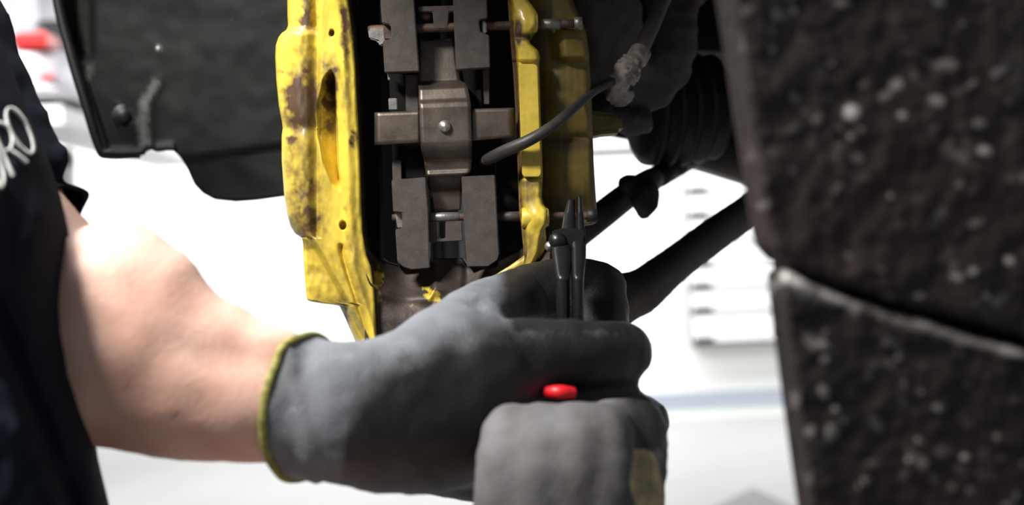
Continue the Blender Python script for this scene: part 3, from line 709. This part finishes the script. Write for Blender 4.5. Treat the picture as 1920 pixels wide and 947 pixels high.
def up_fn(u, v):
    uu = u**1.5
    px = 1400 + uu*800
    for _ in range(3):
        B = interp(UB, px); py = -220 + v*(B+220); L = interp(UL, py); px = L + uu*(2200-L)
    d = .45 + .02*uu
    d += .012*(1-math.sqrt(max(0, 1-(1-min(1, (px-L)/26))**2)))
    d += .006*(1-math.sqrt(max(0, 1-(1-min(1, (B-py)/22))**2)))
    d += .0012*fbm(px*.01, py*.01, 3) - .0008*max(0, mud_st(px, py, 0))
    return px, py, d
mp = sheet('arch_trim_panel', up_fn, 200, 150, .02, M['mud'], None, mud_st)
tag(mp, 'upper of the two mud-splashed dark panels on the right', 'car panel')
LB = [(1458, 520), (1464, 509), (1475, 504), (1490, 510), (1560, 541), (1700, 588), (1920, 650), (2200, 728)]
def lo_fn(u, v):
    uu = u**1.5; px = 1470 + uu*730
    for _ in range(3):
        T = interp(LB, px); py = T + v*(1150-T)
        L = interp([(500, 1472), (508, 1463), (520, 1458), (600, 1468), (700, 1481), (800, 1494), (947, 1515), (1150, 1545)], py); px = L + uu*(2200-L)
    d = .45 + .02*uu
    d += .009*(1-math.sqrt(max(0, 1-(1-min(1, (px-L)/18))**2)))
    d += .010*(1-math.sqrt(max(0, 1-(1-min(1, (py-T)/26))**2)))
    d += .0012*fbm(px*.01, py*.01, 13) - .0008*max(0, mud_st(px, py, 0))
    return px, py, d
def lo_st(px, py, d):
    T = interp(LB, px)
    return mud_st(px, py, d) + .24*math.exp(-((py-T-18)/16)**2)
mp2 = sheet('sill_panel', lo_fn, 200, 150, .02, M['mud'], None, lo_st)
tag(mp2, 'lower of the two mud-splashed dark panels on the right', 'car panel')
gp = sheet('gap_backing', lambda u, v: (1480+u*700, 440+u*180+v*200, .492), 6, 4, .03, M['dark'])  # black sheet added so the gap between the panels looks dark
tag(gp, 'black backing added to darken the gap between the muddy panels', 'car panel')

# ================================================================= PLIERS
pl = thing('pliers', 'long black needle-nose pliers with a red grip held upright on the caliper pin', 'pliers', P(1065, 740, .80))
dp = .775
def bar(name, pts, m_, par, th, lab=None):
    # pts: rows (y, xl, xr, depth)
    fn = lambda u, v: None
    ys = [p[0] for p in pts]
    def f(u, v):
        y = ys[0] + v*(ys[-1]-ys[0])
        xl = interp([(p[0], p[1]) for p in pts], y); xr = interp([(p[0], p[2]) for p in pts], y); d = interp([(p[0], p[3]) for p in pts], y)
        return xl+(xr-xl)*u, y, d + .0035*(abs(2*u-1))**3
    return sheet(name, f, 10, 60, th, m_, par, label=lab)
bar('jaw', [(374, 1064, 1078, .828), (400, 1058, 1079, .822), (440, 1052, 1080, .808), (470, 1048, 1080, .80), (500, 1042, 1074, .79)], M['tool'], pl, .008)
bar('jaw', [(368, 1082, 1091, .828), (400, 1081, 1094, .822), (440, 1081, 1098, .808), (470, 1078, 1099, .80), (500, 1074, 1097, .79)], M['tool'], pl, .008)
prism('joint', [(1032, 436), (1046, 428), (1088, 428), (1099, 438), (1099, 505), (1040, 505)], .801, .009, M['tool'], pl, .0015)
lathe('pivot', P(1046, 452, .815), P(1046, 452, .797), [(0, .0045), (.1, .0052), (.8, .0050), (1, .0035)], M['tool'], pl, 20)
lathe('pivot_screw', P(1031, 462, .818), P(1031, 462, .803), [(0, .0028), (.8, .003), (1, .001)], M['steel'], pl, 16, label='shiny small screw head')
h1 = bar('handle', [(440, 1032, 1066, .805), (480, 1036, 1072, .79), (520, 1042, 1068, .775), (600, 1044, 1068, .775), (700, 1030, 1056, .775), (760, 1022, 1048, .775)], M['tool'], pl, .010)
h2 = bar('handle', [(440, 1070, 1099, .805), (480, 1072, 1099, .79), (520, 1073, 1095, .775), (600, 1074, 1094, .775), (700, 1066, 1092, .775), (760, 1062, 1088, .775)], M['tool'], pl, .010)
tube('red_grip', [(1024, 736, .665), (1050, 735, .662), (1076, 737, .665)], [.0028, .0033, .0028], M['red'], pl, 16, label='red rubber grip')
blob('grip_sleeve', [([(1055, 700, .765, 36), (1052, 800, .765, 36), (1052, 860, .765, 34)], .5)], M['red'], pl, .003, 2, label='red plastic handle sleeve')

# ================================================================= PERSON
person = thing('person', 'person in a navy t-shirt and grey-black gloves reaching in from the left to the pliers', 'person', P(-250, 1300, .8))
body = blob('body', [
    ([(-420, -420, .80, 230), (-420, 100, .73, 300), (-420, 600, .70, 330), (-420, 1250, .70, 330)], .35),
    ([(-300, -260, .86, 110), (-170, -120, .82, 95), (-100, 60, .78, 92), (-40, 220, .74, 95), (20, 400, .69, 108), (60, 500, .655, 140), (100, 590, .635, 195), (165, 624, .625, 226), (240, 650, .62, 211), (315, 686, .62, 180), (400, 716, .62, 157), (500, 744, .62, 136), (560, 757, .63, 118), (600, 765, .635, 108), (720, 770, .65, 110), (830, 740, .675, 90)], .72),
    # other arm, below the frame
    ([(-300, 1150, .72, 160), (200, 1330, .66, 190), (650, 1330, .60, 160), (950, 1250, .60, 125), (1050, 1120, .62, 115), (1050, 980, .64, 90)], .75)],
    M['skin'], person, .006, 6, disp=lambda px, py, d: -.003*math.exp(-((py-655-.12*(px-300))/30)**2)*sm(230, 400, px) + .0015*fbm(px*.008, py*.008, 2))
# ---- shirt: torso shell
Tr = [(-420, -190), (-200, -110), (-60, -60), (20, -22), (80, 0), (150, 30), (213, 55), (308, 94), (370, 114), (441, 130), (560, 136), (620, 140), (700, 150), (790, 174), (860, 184), (947, 205), (1100, 245), (1300, 290)]
def shirt_fn(u, v):
    py = -420 + v*1720
    R = interp(Tr, py); cx = -430; rx = R-cx
    th = math.radians(-100 + u*200)      # front arc; 0 = nearest to camera
    px = cx + rx*math.sin(th)
    # pleats running down to the right
    w = px - interp([(300, -60), (947, 200)], py)
    f = sm(380, 700, py)
    fold = (.006*math.sin((w+30)/24.0)*math.exp(-((w+55)/90)**2) + .008*math.exp(-((w+95)/22)**2) - .006*math.exp(-((w+60)/16)**2))*f
    fold += .004*fbm(px*.01, py*.006, 4)
    ct = math.cos(th)
    d = .64 - .14*ct**.8 if ct > 0 else .64 + .08*abs(ct)
    return px, py, d - fold + .10*(1-sm(-400, 500, py))
def closed_shirt():
    nu, nv = 150, 220; V = []; Fc = []
    for j in range(nv+1):
        for i in range(nu+1): V.append(P(*shirt_fn(i/nu, j/nv)))
    w = nu+1
    for j in range(nv):
        for i in range(nu): Fc.append((j*w+i, j*w+i+1, (j+1)*w+i+1, (j+1)*w+i))
    # back
    nb = len(V)
    for j in range(nv+1):
        for i in range(1, nu//3):
            t = i/(nu//3); a = V[j*w+nu]; b = V[j*w]
            V.append(a.lerp(b, t) + FW*.16*math.sin(math.pi*t))
    k = nu//3-1
    for j in range(nv):
        r0 = [j*w+nu] + [nb+j*k+i for i in range(k)] + [j*w]; r1 = [(j+1)*w+nu] + [nb+(j+1)*k+i for i in range(k)] + [(j+1)*w]
        for i in range(len(r0)-1): Fc.append((r0[i], r0[i+1], r1[i+1], r1[i]))
    top = [i for i in range(w)] + [nb+i for i in range(k)]
    bot = [nv*w+i for i in range(w)] + [nb+nv*k+i for i in range(k)]
    Fc.append(tuple(top)); Fc.append(tuple(bot))
    return V, Fc
V, Fc = closed_shirt()
shirt = mk('shirt', V, Fc, M['shirt'], person)
# sleeve: open hem cone around the upper arm
def sleeve():
    path = [(-300, -330, .85), (-200, -120, .82), (-108, 60, .78), (-54, 200, .745), (-8, 310, .715), (24, 385, .695), (38, 428, .685)]
    rad = [110, 118, 122, 124, 126, 128, 126]
    w_ = catmull([P(*p) for p in path], 10); rr = [v.x for v in catmull([(r/F*p[2], 0, 0) for r, p in zip(rad, path)], 10)]
    V, Fc = tube_geo(w_, rr, 48, .62)
    n = len(w_); seg = 48
    # wrinkles
    for i in range(n):
        for k in range(seg):
            v = V[i*seg+k]; px, py, d = proj(v); dr = (v-w_[i]).normalized()
            V[i*seg+k] = v + dr*(.003*fbm(px*.02+py*.008, py*.02, 3) + .0045*math.exp(-((py-372)/22)**2) - .004*math.exp(-((py-330)/16)**2))
    Fc = Fc[:-2]
    # inner hem return
    m = len(V)
    for i in (n-1, n-4):
        for k in range(seg): V.append(w_[i] + (V[i*seg+k]-w_[i])*.93)
    for k in range(seg):
        k2 = (k+1) % seg
        Fc.append(((n-1)*seg+k, (n-1)*seg+k2, m+k2, m+k)); Fc.append((m+k, m+k2, m+seg+k2, m+seg+k))
    Fc.append(tuple(range(seg)))
    return V, Fc
V, Fc = sleeve(); slv = mk('sleeve', V, Fc, M['shirt'], shirt)
# print on the chest: ...URO in thin capitals, running up to the right
bvh = BVHTree.FromPolygons([tuple(v.co + shirt.location + abs_loc(person)) for v in shirt.data.vertices], [tuple(p.vertices) for p in shirt.data.polygons])
def on_shirt(px, py):
    dr = (P(px, py, 1) - ORG).normalized(); h = bvh.ray_cast(ORG, dr)
    if h[0] is None: return P(px, py, .63), -FW
    n = h[1] if h[1].dot(dr) < 0 else -h[1]
    return h[0], n
def stroke(pts, w, closed=False):
    V = []; Fc = []
    q = catmull([(x, y, 0) for x, y in pts], 8)
    n = len(q)
    for i, p in enumerate(q):
        t = (q[min(i+1, n-1)] - q[max(i-1, 0)]).normalized() if not closed else (q[(i+1) % (n-1)] - q[(i-1) % (n-1)]).normalized()
        s = Vector((-t.y, t.x, 0))
        for sg in (-1, 1):
            c = p + s*sg*w/2; h, nn = on_shirt(c.x, c.y); V.append(h + nn*.0008); V.append(h + nn*.0002)
    for i in range(n-1):
        a = i*4; b = a+4
        Fc += [(a, a+2, b+2, b), (a+1, a, b, b+1), (a+2, a+3, b+3, b+2)]
    return V, Fc
def glyph(name, strokes):
    V = []; Fc = []
    for s in strokes:
        v, f = stroke(s, 5.2, s[0] == s[-1]); o = len(V); V += v; Fc += [tuple(o+i for i in q) for q in f]
    return mk(name, V, Fc, M['print'], shirt, True, label='pale printed letter')
def q6(pts): return [(x/3.16, y/3.16+150) for x, y in pts]
oc = []
for i in range(25):
    a = 2*math.pi*i/24; x = 22*1.0*math.cos(a)*.72; y = 47*math.sin(a); an = math.radians(-27)
    oc.append((36 + x*math.cos(an)-y*math.sin(an), 246 + x*math.sin(an)+y*math.cos(an)))
oc[-1] = oc[0]
glyph('printed_letter', [oc])
glyph('printed_letter', [q6([(72, 570), (30, 470), (-60, 265)]), q6([(-60, 265), (0, 258), (48, 292), (70, 350), (60, 405), (25, 425), (5, 412)]), q6([(48, 415), (100, 450), (152, 492)])])
glyph('printed_letter', [q6([(-130, 330), (-60, 480), (-20, 590), (0, 640), (18, 600), (14, 540), (-20, 430), (-60, 330)])])
# ---- upper glove (reaching arm)
def g_st(px, py, d):
    # coated palm: below/right of a sweeping edge
    yb = interp([(480, 990), (640, 900), (655, 800), (700, 725), (800, 665), (900, 632), (1000, 612), (1200, 600)], px)
    s = sm(-75, 75, py-yb + 14*fbm(px*.015, py*.015, 2))*1.25
    if py < 620 and px > 915: s = max(s, sm(925, 965, px + (py-560)*-.15))
    return s*1.1
CUT = (P(622, 768, .640), (R3 @ Vector((math.cos(.5), -math.sin(.5), -.12))).normalized(), 690)
gl, cloop = blob('glove', [
    ([(440, 730, .622, 152), (508, 750, .622, 148), (560, 765, .625, 139), (620, 772, .62, 134), (700, 776, .63, 148), (780, 768, .645, 163), (850, 748, .66, 172), (900, 745, .675, 160)], .76),   # wrist, palm
    ([(800, 690, .67, 100), (870, 635, .69, 86), (900, 605, .73, 74), (960, 570, .80, 66), (1030, 552, .835, 66), (1090, 545, .84, 64), (1118, 545, .84, 60)], .8),           # thumb behind the pliers
    ([(1112, 542, .84, 60), (1128, 575, .83, 54), (1128, 620, .81, 50)], .85),
    ([(830, 690, .66, 84), (920, 668, .67, 72), (1020, 660, .68, 66), (1100, 662, .69, 63), (1155, 662, .705, 60), (1165, 662, .73, 58), (1130, 664, .79, 52), (1070, 668, .80, 46)], .9),   # index
    ([(800, 800, .66, 100), (900, 775, .68, 82), (1000, 775, .70, 66), (1100, 780, .71, 60), (1185, 790, .72, 58), (1195, 795, .745, 55), (1140, 795, .80, 48), (1075, 790, .80, 42)], .9),  # middle
    ([(790, 840, .675, 84), (900, 850, .70, 68), (1000, 855, .72, 58), (1100, 865, .73, 54), (1170, 872, .745, 50), (1130, 872, .80, 44), (1070, 868, .80, 38)], .9),  # ring
    ([(760, 860, .685, 64), (840, 885, .71, 50), (930, 910, .73, 46), (1020, 930, .74, 44), (1090, 935, .76, 42), (1060, 930, .80, 36)], .9)],
    M['glove'], person, .0035, 5, g_st, disp=lambda px, py, d: .0012*fbm(px*.012, py*.012, 5) + .0022*math.exp(-((px-548-.2*(py-700))/10)**2)*sm(600, 640, py) - .0015*math.exp(-((py-655-(px-620)*.3)/5)**2)*(sm(600, 625, px)*(1-sm(640, 660, px))), label='grey knit glove with black coated palm', cut=CUT)
# cuff roll
cc = sum(cloop, Vector())/len(cloop)
cl2 = catmull([cc + (c-cc)*1.0 for c in cloop[::5]] + [cloop[0]], 3)
V, Fc = tube_geo(cl2, .0019, 10); mk('cuff', V, Fc, M['cuff'], gl, True, label='yellow-green knitted cuff edge')
# ---- lower glove (other hand)
def g2_st(px, py, d):
    return 1.1*sm(1135, 1215, px + (py-800)*-.25)*(1-sm(838, 852, py)) + (.9 if d > .67 else 0)
g2 = blob('glove', [
    ([(1052, 1150, .615, 135), (1045, 1060, .612, 150), (1035, 990, .61, 156), (1030, 930, .61, 148), (1028, 900, .615, 130)], .45),
    ([(945, 960, .605, 62), (950, 870, .605, 62), (958, 822, .615, 62), (963, 818, .65, 58), (968, 850, .69, 52), (970, 910, .70, 46)], 1),
    ([(1005, 960, .60, 62), (1010, 870, .600, 62), (1016, 820, .612, 63), (1020, 815, .65, 58), (1020, 850, .69, 52), (1020, 910, .70, 46)], 1),
    ([(1068, 960, .60, 62), (1072, 870, .600, 62), (1076, 820, .612, 63), (1080, 815, .65, 58), (1080, 850, .69, 52), (1080, 910, .70, 46)], 1),
    ([(1126, 970, .603, 62), (1128, 880, .605, 62), (1130, 824, .618, 62), (1132, 817, .65, 56), (1130, 850, .69, 50), (1130, 910, .70, 44)], 1),
    ([(1120, 1020, .615, 90), (1160, 950, .622, 80), (1185, 880, .635, 68), (1194, 820, .65, 60), (1190, 800, .655, 57), (1150, 795, .66, 50)], .9)],
    M['glove_lower'], person, .0032, 7, g2_st, disp=lambda px, py, d: .001*fbm(px*.012, py*.012, 6) + .0005*math.sin(py*.42)*ell(px, py, 1045, 885, 60, 30, .6), label='lower glove, grey with a black fingertip')
# tan band by the thumb of the lower glove
bv2 = BVHTree.FromPolygons([tuple(v.co + abs_loc(g2)) for v in g2.data.vertices], [tuple(p.vertices) for p in g2.data.polygons])
def tan_fn():
    V = []; Fc = []; nu, nv = 16, 24
    for j in range(nv+1):
        for i in range(nu+1):
            v = j/nv; u = i/nu; py = 836 + v*150
            xl = 1170 + 22*v + 4*math.sin(v*9); xr = 1232 + 16*math.sin(v*2.4)
            px = xl+(xr-xl)*u
            h = bv2.ray_cast(ORG, (P(px, py, 1)-ORG).normalized())
            if h[0] is None: h = (P(px, py, .635), -FW)
            e = math.sin(math.pi*u)**.5*math.sin(math.pi*min(1, v*1.0+.02))**.5 if 0 < u < 1 else 0
            V.append(h[0] + h[1]*(-.0015+.0035*e))
    w = nu+1
    for j in range(nv):
        for i in range(nu): Fc.append((j*w+i, j*w+i+1, (j+1)*w+i+1, (j+1)*w+i))
    return V, Fc
V, Fc = tan_fn(); mk('cuff', V, Fc, M['tan'], g2, True, label='tan knitted strip')
